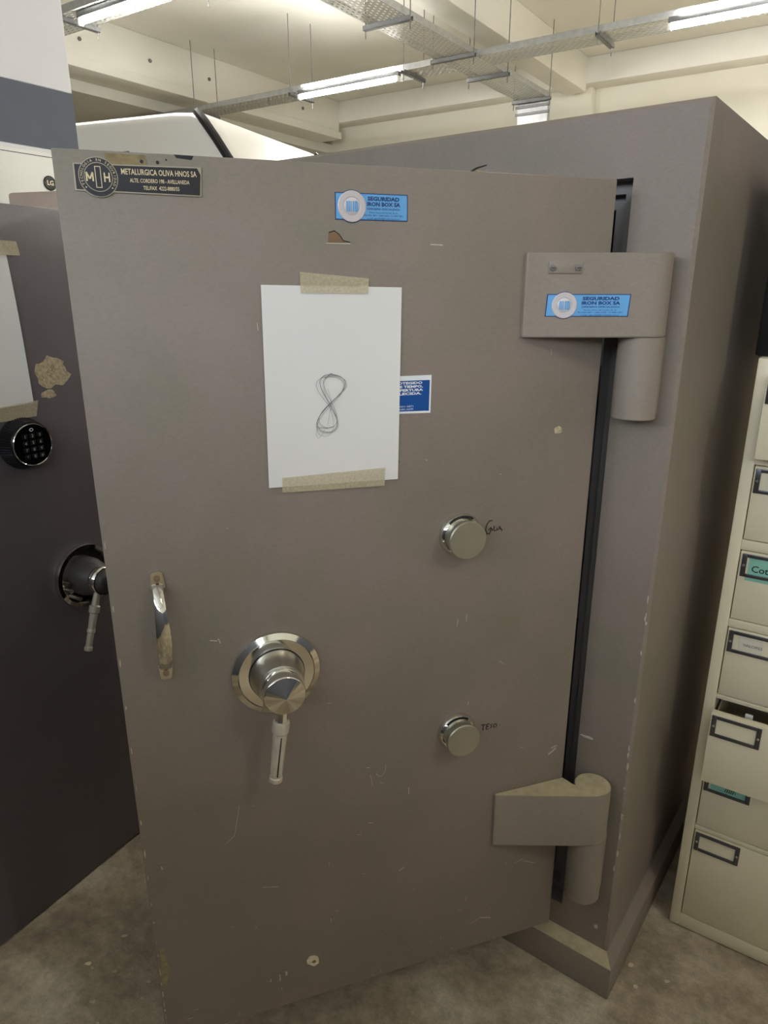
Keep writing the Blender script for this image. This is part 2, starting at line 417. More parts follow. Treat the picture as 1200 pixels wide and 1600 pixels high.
# vertical drop at the far end
root = empty('cable_riser', (0, 0, 0), 0, 'vertical galvanised cable channel dropping from the end of the wide tray', 'cable tray'); root.matrix_world = ROOM @ Matrix.Translation((-3.65, 8.05, 0))
b = MB(); b.box((0, 0.0, 0), (0.35, 0.003, 3.47), M['galv']); b.box((0, 0, 0), (0.003, 0.06, 3.47), M['galv']); b.box((0.347, 0, 0), (0.35, 0.06, 3.47), M['galv']); b.build('channel', root)
for z in (3.40, 3.33, 2.9): b = MB(); b.box((-0.02, -0.02, z), (0.37, -0.001, z + 0.025), M['galv_dk']); b.build('clamp', root)

def lamp():
    root = empty('fluorescent_lamp', (0, 0, 0), 0, 'x', 'ceiling lamp', 'lit fluorescent lamps under the cable trays')
    b = MB(); b.box((-0.62, -0.03, 0.02), (0.62, 0.03, 0.062), M['galv_dk'], 0.004); b.build('housing', root)
    b = MB(); b.tube([(-0.6, -0.01, -0.006), (0.6, -0.01, -0.006)], 0.016, M['tube'], 14); b.build('tube', root)
    b = MB(); b.tube([(-0.55, -0.034, 0.088), (0.58, -0.034, 0.088)], 0.008, M['tube'], 12); b.build('tube', root)
    for sx in (-1, 1):
        b = MB(); b.box((sx * 0.61 - 0.012, -0.028, -0.026), (sx * 0.61 + 0.012, 0.012, 0.022), M['housing'], 0.003); b.build('lamp_holder', root)
    return root
L0 = lamp()
spots = [(-4.72, 6.34, 'lit fluorescent lamp in the middle, hanging under the tray left of the tray crossing'),
         (-1.05, 6.34, 'lit fluorescent lamp at the top right corner of the photo'),
         (-4.66, 3.78, 'lit fluorescent lamp at the top left beside the grey-banded column'),
         (-1.05, 3.78, 'unseen lit fluorescent lamp added above the open safe for its light'),  # unseen lamp added for its light
         (2.1, 0.42, 'lit fluorescent lamp overhead of the viewer, out of the picture'),
         (0.6, 8.4, 'unseen lit lamp added near the far wall to brighten it, nearer one'),  # from here on: unseen lamps added to brighten the far wall and ceiling
         (3.2, 8.4, 'unseen lit lamp added near the far wall to brighten it, further one'),
         (4.4, 6.34, 'unseen lit lamp added at the right end of the far tray to brighten the far end'),
         (1.3, 6.34, 'unseen lit lamp added on the far tray just right of view to brighten the far end'),
         (2.7, 6.34, 'unseen lit lamp added further right on the far tray to brighten the far end'),
         ]
for i, (x, y, lb_) in enumerate(spots):
    o = L0 if i == 0 else copy_tree(L0)
    o.matrix_world = ROOM @ Matrix.Translation((x, y, TZ - 0.064)); o['label'] = lb_

# ------------------------------------------------------------------ the open safe
SP = (0.499, 1.196, 0.0); SR = R(-37.1)
safe = empty('safe', SP, SR, 'tall brown-grey steel safe standing open with its door marked 8', 'safe')
SM = mat_of(SP, SR)
SW = 1.03; SDp = 0.78; Z0 = 0.105; Z1 = 1.801
OX0, OX1, OZ0, OZ1 = -0.945, -0.1115, 0.173, 1.697
def frame_ring(mb, x0, x1, z0, z1, X0, X1, Zz0, Zz1, y0, y1, m, bev=0):
    mb.box((x0, y0, z0), (X0, y1, z1), m, bev); mb.box((X1, y0, z0), (x1, y1, z1), m, bev)
    mb.box((X0, y0, z0), (X1, y1, Zz0), m, bev); mb.box((X0, y0, Zz1), (X1, y1, z1), m, bev)
b = MB()
# shell: outer box with an opening in the front, built as faces so that the front is one surface
def ringface(y, o, i, m, flip=False):
    V = [(o[0], y, o[2]), (o[1], y, o[2]), (o[1], y, o[3]), (o[0], y, o[3]), (i[0], y, i[2]), (i[1], y, i[2]), (i[1], y, i[3]), (i[0], y, i[3])]
    b.add(V, [(0, 1, 5, 4), (1, 2, 6, 5), (2, 3, 7, 6), (3, 0, 4, 7)], m)
def tunnel(y0, y1, r, m):
    V = [(r[0], y0, r[2]), (r[1], y0, r[2]), (r[1], y0, r[3]), (r[0], y0, r[3])]; V += [(x, y1, z) for x, _, z in V]
    b.add(V, [(k, (k + 1) % 4, 4 + (k + 1) % 4, 4 + k) for k in range(4)], m)
c = 0.006
out = (-SW, 0.0, Z0, Z1); outc = (-SW + c, -c, Z0, Z1 - c); op = (OX0, OX1, OZ0, OZ1)
ringface(0.0, outc, op, M['paint'])
V = [(outc[0], 0, Z0), (outc[1], 0, Z0), (outc[1], 0, outc[3]), (outc[0], 0, outc[3]), (out[0], c, Z0), (out[1], c, Z0), (out[1], c, Z1), (out[0], c, Z1)]
b.add(V, [(1, 5, 6, 2), (3, 2, 6, 7), (0, 3, 7, 4)], M['paint'])
V = [(-SW, c, Z0), (0, c, Z0), (0, c, Z1), (-SW, c, Z1), (-SW, SDp, Z0), (0, SDp, Z0), (0, SDp, Z1), (-SW, SDp, Z1)]
b.add(V, [(1, 5, 6, 2), (3, 2, 6, 7), (0, 3, 7, 4), (4, 7, 6, 5), (0, 4, 5, 1)], M['paint'])
s1 = (OX0 + 0.022, OX1 - 0.022, OZ0 + 0.02, OZ1 - 0.02); s2 = (OX0 + 0.046, OX1 - 0.046, OZ0 + 0.04, OZ1 - 0.042)
tunnel(0, 0.035, op, M['jamb']); ringface(0.035, op, s1, M['jamb']); tunnel(0.035, 0.06, s1, M['jamb']); ringface(0.06, s1, s2, M['jamb'])
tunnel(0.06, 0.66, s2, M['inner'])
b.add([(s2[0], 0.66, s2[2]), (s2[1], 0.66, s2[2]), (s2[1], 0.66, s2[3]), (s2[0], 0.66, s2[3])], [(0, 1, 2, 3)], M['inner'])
b.build('body', safe, fix=False)
for z in (0.55, 0.93, 1.31): b = MB(); b.box((s2[0], 0.14, z), (s2[1], 0.655, z + 0.012), M['inner']); b.build('shelf', safe)
b = MB(); b.box((-SW - 0.02, -0.0235, 0), (0.020, SDp + 0.01, 0.088), M['paint'], 0.003)
V = [(-SW - 0.02, -0.0235, 0.088), (0.02, -0.0235, 0.088), (0.02, SDp, 0.088), (-SW - 0.02, SDp, 0.088), (-SW, 0, 0.108), (0, 0, 0.108), (0, SDp, 0.108), (-SW, SDp, 0.108)]
b.add(V, [(0, 1, 5, 4)], M['dust']); b.add(V, [(1, 2, 6, 5), (2, 3, 7, 6), (3, 0, 4, 7)], M['paint'])
b.build('plinth', safe)
# bare metal nicks along the right front corner
b = MB(); rnd = random.Random(3)
for k in range(16):
    z = rnd.choice([rnd.uniform(0.12, 0.5), rnd.uniform(0.12, 1.0)]); h = rnd.uniform(0.004, 0.02)
    x = -0.003 - rnd.uniform(0, 0.004); b.front(blob(x, z, rnd.uniform(0.001, 0.0025), h / 2, 8, 0.4, k), -0.0001, 0.0004, M['scuff'])
for (x, z, rx, rz) in ((-0.093, 0.63, 0.012, 0.003), (-0.06, 0.25, 0.005, 0.002), (-0.03, 0.16, 0.004, 0.006)):
    b.front(blob(x, z, rx, rz, 10, 0.4, 5), -0.0001, 0.0004, M['scuff'])
b.build('paint_chips', safe)['kind'] = 'stuff'

# ---- the door, in its own frame: x runs left to right, the hinge edge at x=0, y goes into the door
DP = (0.37163, 1.22372, 0.0); DR = R(18.7)
DM = mat_of(DP, DR); REL = SM.inverted() @ DM
DW = 0.826; DZ0, DZ1 = 0.163, 1.689
b = MB(); b.box((-DW, 0, DZ0), (0, 0.045, DZ1), M['paint'], 0.0012)
door = b.build('door', safe); door.matrix_parent_inverse = Matrix(); door.matrix_basis = REL
def sub(mb, name): return mb.build(name, door)
b = MB(); b.box((-DW + 0.05, 0.0455, DZ0 + 0.045), (-0.06, 0.13, DZ1 - 0.045), M['jamb'], 0.004)
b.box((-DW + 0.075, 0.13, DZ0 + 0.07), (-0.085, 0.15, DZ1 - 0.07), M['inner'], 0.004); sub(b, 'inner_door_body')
for z in (0.4, 0.93, 1.45):
    b = MB(); b.lathe([(0.016, 0), (0.016, 0.03), (0.013, 0.034)], M['chrome_dull'], (-DW + 0.05, 0.085, z), (-1, 0, 0), 24); sub(b, 'locking_bolt')

# ---- hinges: wedge-shaped arm on the door and a barrel fixed to the safe
BX, BY, BR = 0.047, -0.040, 0.0365
def arm_poly():
    pts = [(-0.158, 0.0), (-0.158, -0.006)]
    # front face: tangent to the barrel circle
    T = Vector((-0.154, -0.0085)); C_ = Vector((BX, BY)); dv = C_ - T; d = dv.length
    a = math.atan2(dv.y, dv.x) - math.asin(BR / d); tl = math.sqrt(d * d - BR * BR)
    tp = T + Vector((math.cos(a), math.sin(a))) * tl
    pts.append((T.x, T.y)); a0 = math.atan2(tp.y - BY, tp.x - BX); a1 = R(175)
    for k in range(25):
        t = a0 + (a1 - a0) * k / 24; pts.append((BX + BR * math.cos(t), BY + BR * math.sin(t)))
    pts += [(0.008, -0.022), (0.004, -0.018), (0.001, -0.010), (0.0, 0.0)]
    return pts
for (z0, z1, bz0, top) in ((1.448, 1.577, 1.312, False), (0.4303, 0.5533, 0.275, True)):
    b = MB(); b.prism(arm_poly(), z0, z1, M['paint_arm'], 0.0015)
    if top:
        b.bm.faces.ensure_lookup_table()
        i = b.mi(M['dust'])
        for f in b.bm.faces:
            if f.normal.z != 0 and f.calc_center_median().z > z1 - 0.0005: f.material_index = i
    for f in b.bm.faces: f.smooth = True
    ha = sub(b, 'hinge_arm'); wn = ha.modifiers.new('wn', 'WEIGHTED_NORMAL'); wn.weight = 100; wn.keep_sharp = True
    # barrel belongs to the safe body
    bm_ = MB(); P = REL @ Vector((BX, BY, 0))
    bm_.lathe([(BR - 0.0008, 0), (BR, 0.0012), (BR, 0.004), (BR, z0 - bz0 - 0.0008)], M['paint_arm'], (P.x, P.y, bz0), (0, 0, 1), 64)
    bm_.box((P.x - 0.018, P.y + 0.02, bz0 + 0.003), (P.x + 0.030, 0.0, z0 - 0.002), M['paint_arm'], 0.003)
    bm_.build('hinge_barrel', safe)
# small riveted plate on the upper hinge arm + sticker: lie on the sloping arm face
ang = math.atan2(0.5 * 0 + (BY - BR * 0.93) + 0.0085, (BX - 0.012) + 0.154)
AF = Matrix.Translation((-0.154, -0.0085, 0)) @ Matrix.Rotation(math.atan2(-0.0685, 0.187), 4, 'Z')
T_ = Vector((-0.154, -0.0085)); C_ = Vector((BX, BY)); dv = C_ - T_
AF = Matrix.Translation((-0.154, -0.0085, 0)) @ Matrix.Rotation(math.atan2(dv.y, dv.x) - math.asin(BR / dv.length), 4, 'Z')
def on_arm(o): o.matrix_parent_inverse = Matrix(); o.matrix_basis = AF; return o
b = MB(); b.box((0.030, -0.002, 1.546), (0.083, 0, 1.565), M['paint_arm'], 0.0006)
for x in (0.0365, 0.0765):
    b.lathe([(0.0048, 0), (0.0045, 0.0022), (0.002, 0.003)], M['jamb'], (x, -0.002, 1.5545), (0, -1, 0), 14)
    b.box((x - 0.0032, -0.0054, 1.5541), (x + 0.0032, -0.005, 1.5549), M['black'])
on_arm(sub(b, 'riveted_plate'))
def blue_sticker(mb, x0, z0, w_, h_, skew=0.0, y=0.0):
    P = lambda u, v: (x0 + u * w_ + v * skew, z0 + v * h_)
    mb.front([P(0, 0), P(1, 0), P(1, 1), P(0, 1)], y, 0.0004, M['blue_dk'])
    e = 0.012; f = 0.035
    mb.front([P(e, f), P(1 - e, f), P(1 - e, 1 - f), P(e, 1 - f)], y - 0.0004, 0.0003, M['blue'])
    y2 = y - 0.0009; cx = x0 + 0.56 * w_ + 0.1 * w_
    for (t, v, s_, wf, bd) in (('SEGURIDAD', 0.74, 0.20, 0.44, 0.0003), ('IRON BOX SA', 0.54, 0.20, 0.46, 0.0003), ('CERRAJERIA ESPECIALIZADA', 0.40, 0.10, 0.46, 0.00006),
                           ('Nuestra Señora del Carmen  Bs. As.', 0.27, 0.09, 0.40, 0.0), ('Tel 4501-5871 / 4585-2690 / 15-4405-7871', 0.16, 0.09, 0.54, 0.0), ('e-mail: seguridad@ironboxsa.com.ar', 0.05, 0.09, 0.46, 0.0)):
        mb.text(t, x0 + (0.66 - wf / 2) * w_, z0 + v * h_, s_ * h_, y2, M['blue_dk'], width=wf * w_, bold=bd)
    cx, cz, r = x0 + 0.225 * w_, z0 + 0.5 * h_, h_ * 0.58
    mb.lathe([(r * 1.05, 0), (r * 1.05, 0.0006)], M['blue_dk'], (cx, y, cz), (0, -1, 0), 40)
    mb.lathe([(r, 0), (r, 0.0014), (r * 0.95, 0.0020), (r * 0.62, 0.0018), (r * 0.58, 0.0010), (r * 0.54, 0.0014)], M['sticker_ring'], (cx, y, cz), (0, -1, 0), 48)
    for dx, ww in ((-0.40, 0.12), (-0.24, 0.10), (-0.10, 0.06), (0.04, 0.13), (0.21, 0.10)):
        mb.front([(cx + dx * r, cz - 0.33 * r), (cx + (dx + ww) * r, cz - 0.33 * r), (cx + (dx + ww) * r, cz + 0.33 * r), (cx + dx * r, cz + 0.33 * r)], y - 0.0015, 0.0003, M['blue'])
    mb.ribbon([(cx + 0.30 * r, cz - 0.33 * r), (cx + 0.40 * r, cz - 0.2 * r), (cx + 0.40 * r, cz + 0.2 * r), (cx + 0.30 * r, cz + 0.33 * r)], 0.10 * r, y - 0.0016, 0.0002, M['blue'])
b = MB(); blue_sticker(b, 0.0290, 1.4805, 0.133, 0.0345, 0.002); on_arm(sub(b, 'sky_blue_sticker'))
b = MB(); blue_sticker(b, -0.4655, 1.6168, 0.1095, 0.0360); sub(b, 'sky_blue_sticker')['label'] = 'sky blue sticker with round foil seal on the door top'

# ---- maker's plate
b = MB()
y = -0.0
b.front([(-0.8035, 1.6415), (-0.6490, 1.6395), (-0.6465, 1.6750), (-0.8030, 1.6730)], y, 0.0016, M['plate_edge'])
b.front([(-0.8018, 1.6430), (-0.6506, 1.6410), (-0.6482, 1.6660), (-0.6520, 1.6735), (-0.8014, 1.6718)], y - 0.0016, 0.0004, M['plate_black'])
cx, cz, r = -0.7745, 1.6578, 0.0225
def disc(r0, dy, m): b.front(circ(cx, cz, r0, 48), y - dy, 0.0003, m)
disc(r * 1.04, 0.0018, M['plate_edge']); disc(r, 0.0022, M['plate_black']); disc(r * 0.76, 0.0026, M['plate_edge']); disc(r * 0.72, 0.0030, M['plate_black'])
b.front([(cx - 0.0036, cz - 0.0125), (cx + 0.0036, cz - 0.0125), (cx + 0.0036, cz + 0.0125), (cx - 0.0036, cz + 0.0125)], y - 0.0033, 0.0003, M['plate_text'])
b.front([(cx - 0.0027, cz - 0.0116), (cx + 0.0027, cz - 0.0116), (cx + 0.0027, cz + 0.0116), (cx - 0.0027, cz + 0.0116)], y - 0.0036, 0.0003, M['plate_black'])
for st in ([(0, 0), (0, 1)], [(0, 1), (0.5, 0.25)], [(0.5, 0.25), (1, 1)], [(1, 1), (1, 0)]): b.ribbon([(cx - 0.0138 + p[0] * 0.0074, cz - 0.0052 + p[1] * 0.0104) for p in st], 0.0019, y - 0.0037, 0.0001, M['plate_text'])
b.text('H', cx + 0.0060, cz - 0.0052, 0.0150, y - 0.0037, M['plate_text'], bold=0.0003, width=0.0072)
arc = 'TECNOLOGIA EN SEGURIDAD'
for k, ch in enumerate(arc):
    if ch == ' ': continue
    t = R(205) - R(230) * k / (len(arc) - 1); rr = r * 0.82
    b.text(ch, cx + rr * math.cos(t), cz + rr * math.sin(t), 0.0042, y - 0.0028, M['plate_text'], 'CENTER', rot=t - R(90))
for t in (R(218), R(-38)): b.front(circ(cx + r * 0.88 * math.cos(t), cz + r * 0.88 * math.sin(t), 0.0009, 8), y - 0.0025, 0.0002, M['plate_text'])
b.text('METALURGICA OLIVA HNOS SA', -0.7470, 1.6625, 0.0096, y - 0.0022, M['plate_text'], rot=R(0.3), bold=0.00012, width=0.0935)
b.text('ALTE. CORDERO 198 - AVELLANEDA', -0.7370, 1.6535, 0.0066, y - 0.0022, M['plate_text'], rot=R(0.3), bold=0.00006, width=0.0740)
b.text('TEL/FAX  4222-8880/55', -0.7215, 1.6452, 0.0066, y - 0.0022, M['plate_text'], rot=R(0.3), bold=0.00006, width=0.0450)
sub(b, 'nameplate')

# ---- royal blue sticker half hidden by the paper
b = MB()
b.front([(-0.425, 1.3355), (-0.3137, 1.3330), (-0.3128, 1.3932), (-0.424, 1.3930)], 0, 0.0003, M['white_print'])
b.front([(-0.421, 1.3390), (-0.3165, 1.3365), (-0.3158, 1.3855), (-0.421, 1.3855)], -0.0003, 0.0002, M['royal'])
for k, t in enumerate(('OBJETO PROTEGIDO', 'RETARDO DE TIEMPO,', 'NO ES SU APERTURA', 'PREESTABLECIDA.')):
    b.text(t, -0.4150, 1.3800 - k * 0.0055, 0.0052, -0.0008, M['white_print'], bold=0.00022, width=(0.0865, 0.0870, 0.0875, 0.0850)[k])
for k, t in enumerate(('(011) 4501-5871', '(011) 4585-2690')):
    b.text(t, -0.3830, 1.3440 - k * 0.0045, 0.0036, -0.0008, M['white_print'], width=0.039)
b.text('www.seguridadironbox.com.ar', -0.40, 1.3358, 0.0030, -0.0008, M['white_print'], width=0.078)
sub(b, 'royal_blue_sticker')

# ---- combination dials
def dial(cx, cz, r, dep, notch):
    b = MB(); b.lathe([(r * 1.05, 0), (r * 1.05, 0.004), (r * 0.98, 0.010), (r * 0.90, 0.013)], M['chrome'], (cx, 0, cz), (0, -1, 0), 64)
    d = sub(b, 'combination_dial')
    b.__init__()
    b.lathe([(r * 0.80, 0.010), (r * 0.80, dep - 0.012), (r * 0.86, dep - 0.012), (r * 0.90, dep - 0.008), (r * 0.91, dep - 0.002), (r * 0.87, dep)], M['nickel'], (cx, 0, cz), (0, -1, 0), 64)
    if notch:
        b.tube([(cx + r * 0.95 * math.cos(t), -0.0128, cz + r * 0.95 * math.sin(t)) for t in [R(60 + 75 * k / 12) for k in range(13)]], 0.0022, M['black'], 8)
    sub(b, 'dial_cover')
dial(-0.2545, 1.1190, 0.0372, 0.036, True)
dial(-0.2475, 0.7220, 0.0365, 0.036, True)

# ---- locking handle
hx, hz = -0.5835, 0.9135
b = MB(); b.lathe([(0.0735, 0), (0.0745, 0.004), (0.0735, 0.008), (0.0640, 0.0125), (0.0625, 0.0110), (0.046, 0.0110)], M['chrome'], (hx, 0, hz), (0, -1, 0), 96)
sub(b, 'handle_rose')
b = MB(); b.lathe([(0.0455, 0.010), (0.0455, 0.016), (0.0440, 0.022), (0.0400, 0.040), (0.0370, 0.052), (0.0330, 0.054)], M['chrome_dull'], (hx, 0, hz), (0, -1, 0), 72)
b.lathe([(0.0468, 0.0105), (0.0468, 0.0125)], M['black'], (hx, 0, hz), (0, -1, 0), 60)
sub(b, 'handle_hub')
b = MB(); b.lathe([(0.0325, 0.052), (0.0335, 0.056), (0.0335, 0.080), (0.0320, 0.083)], M['chrome'], (hx, 0, hz + 0.001), (0, -1, 0), 72)
nf = 14; V = [(hx, -0.0930, hz + 0.001)]; F = []
for k in range(nf * 2):
    t = math.pi * k / nf; V.append((hx + 0.0318 * math.cos(t), -0.0832, hz + 0.001 + 0.0318 * math.sin(t)))
for k in range(nf * 2): F.append((0, 1 + k, 1 + (k + 1) % (nf * 2)))
b.add(V, F, M['chrome']); sub(b, 'handle_cap')
b = MB()
A = Vector((hx - 0.001, -0.060, hz - 0.030)); B = Vector((-0.6030, -0.060, 0.7440)); dv = (B - A)
pt = lambda t: tuple(A + dv * t)
b.tube([pt(0.0), pt(0.08), pt(0.20)], [0.0085, 0.0090, 0.0105], M['chrome'], 8, False)
sub(b, 'lever_neck')
b = MB()
b.tube([pt(0.195), pt(0.2), pt(0.22), pt(0.33), pt(0.345), pt(0.93), pt(0.94), pt(0.99), pt(1.0)],
       [0.0115, 0.0135, 0.0142, 0.0138, 0.0118, 0.0100, 0.0112, 0.0110, 0.0095], M['grip'], 32)
s_ = Vector((1, 0, 0))
for k, off in enumerate((-0.0062, 0.0, 0.0062)):
    a = A + dv * 0.37; c_ = A + dv * 0.90; yy = -math.sqrt(max(0.0, 0.0104 ** 2 - off ** 2)) - 0.0008
    b.tube([(a.x + off, a.y + yy, a.z), (c_.x + off * 0.9, c_.y + yy * 0.92, c_.z)], 0.0012, M['scuff'] if k != 1 else M['rubber'], 6)
sub(b, 'handle_lever')

# ---- chrome pull handle
b = MB()
for (zc, s1_, nm) in ((1.1035, 1, 'top'), (0.9480, -1, 'bottom')):
    xx = -0.7560 if s1_ > 0 else -0.7570
    b.front([(xx - 0.011, zc - 0.013 * s1_), (xx + 0.011, zc - 0.013 * s1_), (xx + 0.0085, zc + 0.011 * s1_), (xx + 0.005, zc + 0.0135 * s1_), (xx - 0.005, zc + 0.0135 * s1_), (xx - 0.0085, zc + 0.011 * s1_)][::s1_], 0, 0.005, M['chrome'])
    b.lathe([(0.0050, 0), (0.0046, 0.0022), (0.002, 0.0028)], M['rust'], (xx, -0.0045, zc + 0.003 * s1_), (0, -1, 0), 16)
path = [(-0.7562, -0.002, 1.0955), (-0.7560, -0.012, 1.0905), (-0.7555, -0.024, 1.080), (-0.7550, -0.033, 1.060), (-0.7545, -0.036, 1.035), (-0.7545, -0.036, 1.010), (-0.7550, -0.032, 0.985), (-0.7560, -0.022, 0.968), (-0.7568, -0.010, 0.958), (-0.7570, -0.002, 0.955)]
P = [Vector(p) for p in path]; V = []; F = []
ws = [0.0095, 0.0085, 0.0080, 0.0095, 0.0115, 0.0120, 0.0110, 0.0095, 0.0095, 0.0100]
for i, p in enumerate(P):
    t = (P[min(i + 1, 9)] - P[max(i - 1, 0)]).normalized(); nx = Vector((1, 0, 0)); ny = t.cross(nx).normalized()
    for k in range(14):
        a = 2 * math.pi * k / 14; V.append(p + nx * math.cos(a) * ws[i] + ny * math.sin(a) * 0.0045)
for j in range(9):
    for k in range(14): F.append((j * 14 + k, j * 14 + (k + 1) % 14, (j + 1) * 14 + (k + 1) % 14, (j + 1) * 14 + k))
b.add(V, F, M['chrome'], True)
sub(b, 'pull_handle')

# ---- handwriting beside the dials
def strokes(b, lst, x0, z0, sx, sz, wd, m, y=0.0):
    for l in lst: b.ribbon([(x0 + p[0] * sx, z0 + p[1] * sz) for p in l], wd, y, 0.0003, m)
b = MB()
G = [[(0.42, 1.0), (0.22, 0.98), (0.06, 0.7), (0.0, 0.35), (0.1, 0.05), (0.26, 0.0), (0.34, 0.22), (0.34, 0.45), (0.18, 0.28), (0.34, 0.48), (0.44, 0.32), (0.45, 0.2)],
     [(0.56, 0.58), (0.54, 0.3), (0.6, 0.18), (0.72, 0.22), (0.76, 0.42), (0.80, 0.2)], [(0.9, 0.5), (0.88, 0.25), (0.92, 0.48), (1.05, 0.22), (1.1, 0.12)], [(0.86, 0.3), (1.02, 0.3)], [(1.22, 0.24), (1.24, 0.24)]]
strokes(b, G, -0.2050, 1.1130, 0.0300, 0.0245, 0.0020, M['marker'])
sub(b, 'handwriting')['label'] = 'black marker scribble beside the upper dial'
b = MB()
Tm = [[(0, 1), (0.28, 0.98)], [(0.15, 1), (0.13, 0)], [(0.36, 0.95), (0.34, 0.1), (0.5, 0.12)], [(0.35, 0.55), (0.5, 0.56)], [(0.36, 0.95), (0.54, 0.92)], [(0.74, 0.8), (0.6, 0.7), (0.72, 0.45), (0.6, 0.15)], [(0.82, 0.3), (0.86, 0.75), (1.0, 0.7), (1.02, 0.3), (0.88, 0.15), (0.82, 0.3)], [(1.22, 0.4), (1.26, 0.4)]]
strokes(b, Tm, -0.1950, 0.7085, 0.0330, 0.0135, 0.0024, M['marker'])
sub(b, 'handwriting')['label'] = 'black marker letters TESO. beside the lower dial'

# ---- chips, scratches and old glue on the door face
b = MB()
b.front([(-0.7655, 1.6865), (-0.7160, 1.6860), (-0.7140, 1.6735), (-0.7620, 1.6745)], 0, 0.0005, M['glue_olive'])
b.front(circ(-0.7205, 1.6785, 0.0022, 10), -0.0005, 0.0002, M['black'])
b.front(circ(-0.7010, 1.6785, 0.0022, 10), 0, 0.0003, M['black'])
b.front(circ(-0.6900, 1.6820, 0.0012, 8), 0, 0.0003, M['black'])
b.front([(-0.680, 1.6889), (-0.655, 1.6885), (-0.658, 1.6835), (-0.677, 1.6850)], 0, 0.0004, M['rubber'])
sub(b, 'old_glue_mark')
b = MB()
b.front([(-0.4770, 1.5860), (-0.4755, 1.5990), (-0.4680, 1.6015), (-0.4615, 1.5985), (-0.4560, 1.5900), (-0.4500, 1.5865)], 0, 0.0004, M['rust'])
b.ribbon([(-0.4755, 1.5995), (-0.4670, 1.6020), (-0.4600, 1.5970), (-0.4540, 1.5890), (-0.4440, 1.5870)], 0.0012, 0, 0.0007, M['black'])
b.ribbon([(-0.4790, 1.5850), (-0.4440, 1.5850)], 0.0014, 0, 0.0008, M['scuff'])
sub(b, 'paint_chip')
b = MB(); b.front(blob(-0.5400, 0.2570, 0.0125, 0.0135, 9, 0.22, 4), 0, 0.0004, M['filler'])
b.front(blob(-0.5385, 0.2540, 0.004, 0.004, 7, 0.4, 9), -0.0004, 0.0002, M['rust']); sub(b, 'paint_chip')
b = MB(); b.front(blob(-0.0740, 1.2900, 0.0085, 0.0065, 12, 0.2, 4), 0, 0.0003, M['glue']); sub(b, 'glue_spot')
b = MB()
SC = [((-0.5950, 0.2500), (-0.5948, 0.2400), 0.004), ((-0.6075, 0.2470), (-0.6072, 0.2300), 0.002), ((-0.6255, 0.2430), (-0.6250, 0.2350), 0.0015),
      ((-0.2520, 0.9560), (-0.2535, 0.9420), 0.0010), ((-0.2350, 0.9640), (-0.2355, 0.9500), 0.0010), ((-0.1630, 0.8560), (-0.1530, 0.8470), 0.0009), ((-0.3190, 1.5863), (-0.2990, 1.5858), 0.0015),
      ((-0.4190, 0.664), (-0.4150, 0.640), 0.0008), ((-0.3430, 0.6170), (-0.3425, 0.6010), 0.0016), ((-0.3610, 0.4230), (-0.3500, 0.4290), 0.0022), ((-0.0390, 0.6180), (-0.0220, 0.6300), 0.0035), ((-0.034, 0.632), (-0.02, 0.636), 0.002),
      ((-0.6860, 0.9880), (-0.6740, 0.9850), 0.0018), ((-0.6730, 0.989), (-0.6700, 0.980), 0.0016), ((-0.7990, 0.5710), (-0.7980, 0.5650), 0.0025), ((-0.1750, 0.2380), (-0.1500, 0.2290), 0.0025), ((-0.1760, 0.2380), (-0.2000, 0.2280), 0.001),
      ((-0.66, 0.66), (-0.672, 0.60), 0.0007), ((-0.672, 0.60), (-0.69, 0.585), 0.0007), ((-0.08, 0.36), (-0.05, 0.345), 0.001), ((-0.10, 0.36), (-0.08, 0.366), 0.001), ((-0.63, 0.47), (-0.60, 0.462), 0.0012)]
for (p, q, wd) in SC:
    mid = ((p[0] + q[0]) / 2 + wd * 0.3, (p[1] + q[1]) / 2); b.ribbon([p, mid, q], wd, 0, 0.0003, M['scuff'])
b.ribbon([(-0.3990 + 0.010 * math.cos(R(t)), 0.675 - 0.018 * math.sin(R(t))) for t in range(150, -30, -15)], 0.0007, 0, 0.0003, M['scuff'])
rnd = random.Random(11)
for k in range(46):
    x = rnd.uniform(-0.80, -0.02); z = DZ0 + 0.01 + (rnd.random() ** 2.2) * 1.3; l = rnd.uniform(0.002, 0.010); t = rnd.choice([rnd.uniform(-0.5, 0.3), rnd.uniform(1.3, 1.8)])
    b.ribbon([(x, z), (x + l * math.cos(t), z + l * math.sin(t))], rnd.uniform(0.0005, 0.0012), 0, 0.0003, M['scuff'])
z = DZ0
for k in range(30):   # bare edge on the free side of the door
    z = DZ0 + 0.005 + (k / 30) ** 3.0 * 1.1 + rnd.uniform(0, 0.01); b.front(blob(-DW + 0.0035, z, rnd.uniform(0.0004, 0.0012), rnd.uniform(0.002, 0.009), 8, 0.4, k), 0, 0.0004, M['scuff'])
sub(b, 'scratches')['kind'] = 'stuff'
b = MB(); b.front(blob(-DW + 0.012, 0.345, 0.006, 0.05, 12, 0.3, 2), 0, 0.0002, M['glue_olive']); sub(b, 'worn_patch')
for x, z, l in ((-0.2560, 1.6885, 0.02),):
    b = MB(); b.tube([(x, 0.004, 1.688), (x + 0.012, 0.006, 1.6945), (x + 0.027, 0.004, 1.6990)], [0.0016, 0.0014, 0.0008], M['rubber'], 6)
    b.tube([(x + 0.01, 0.004, 1.6892), (x + 0.022, 0.006, 1.6905)], [0.002, 0.001], M['glue_olive'], 6); sub(b, 'frayed_strip')

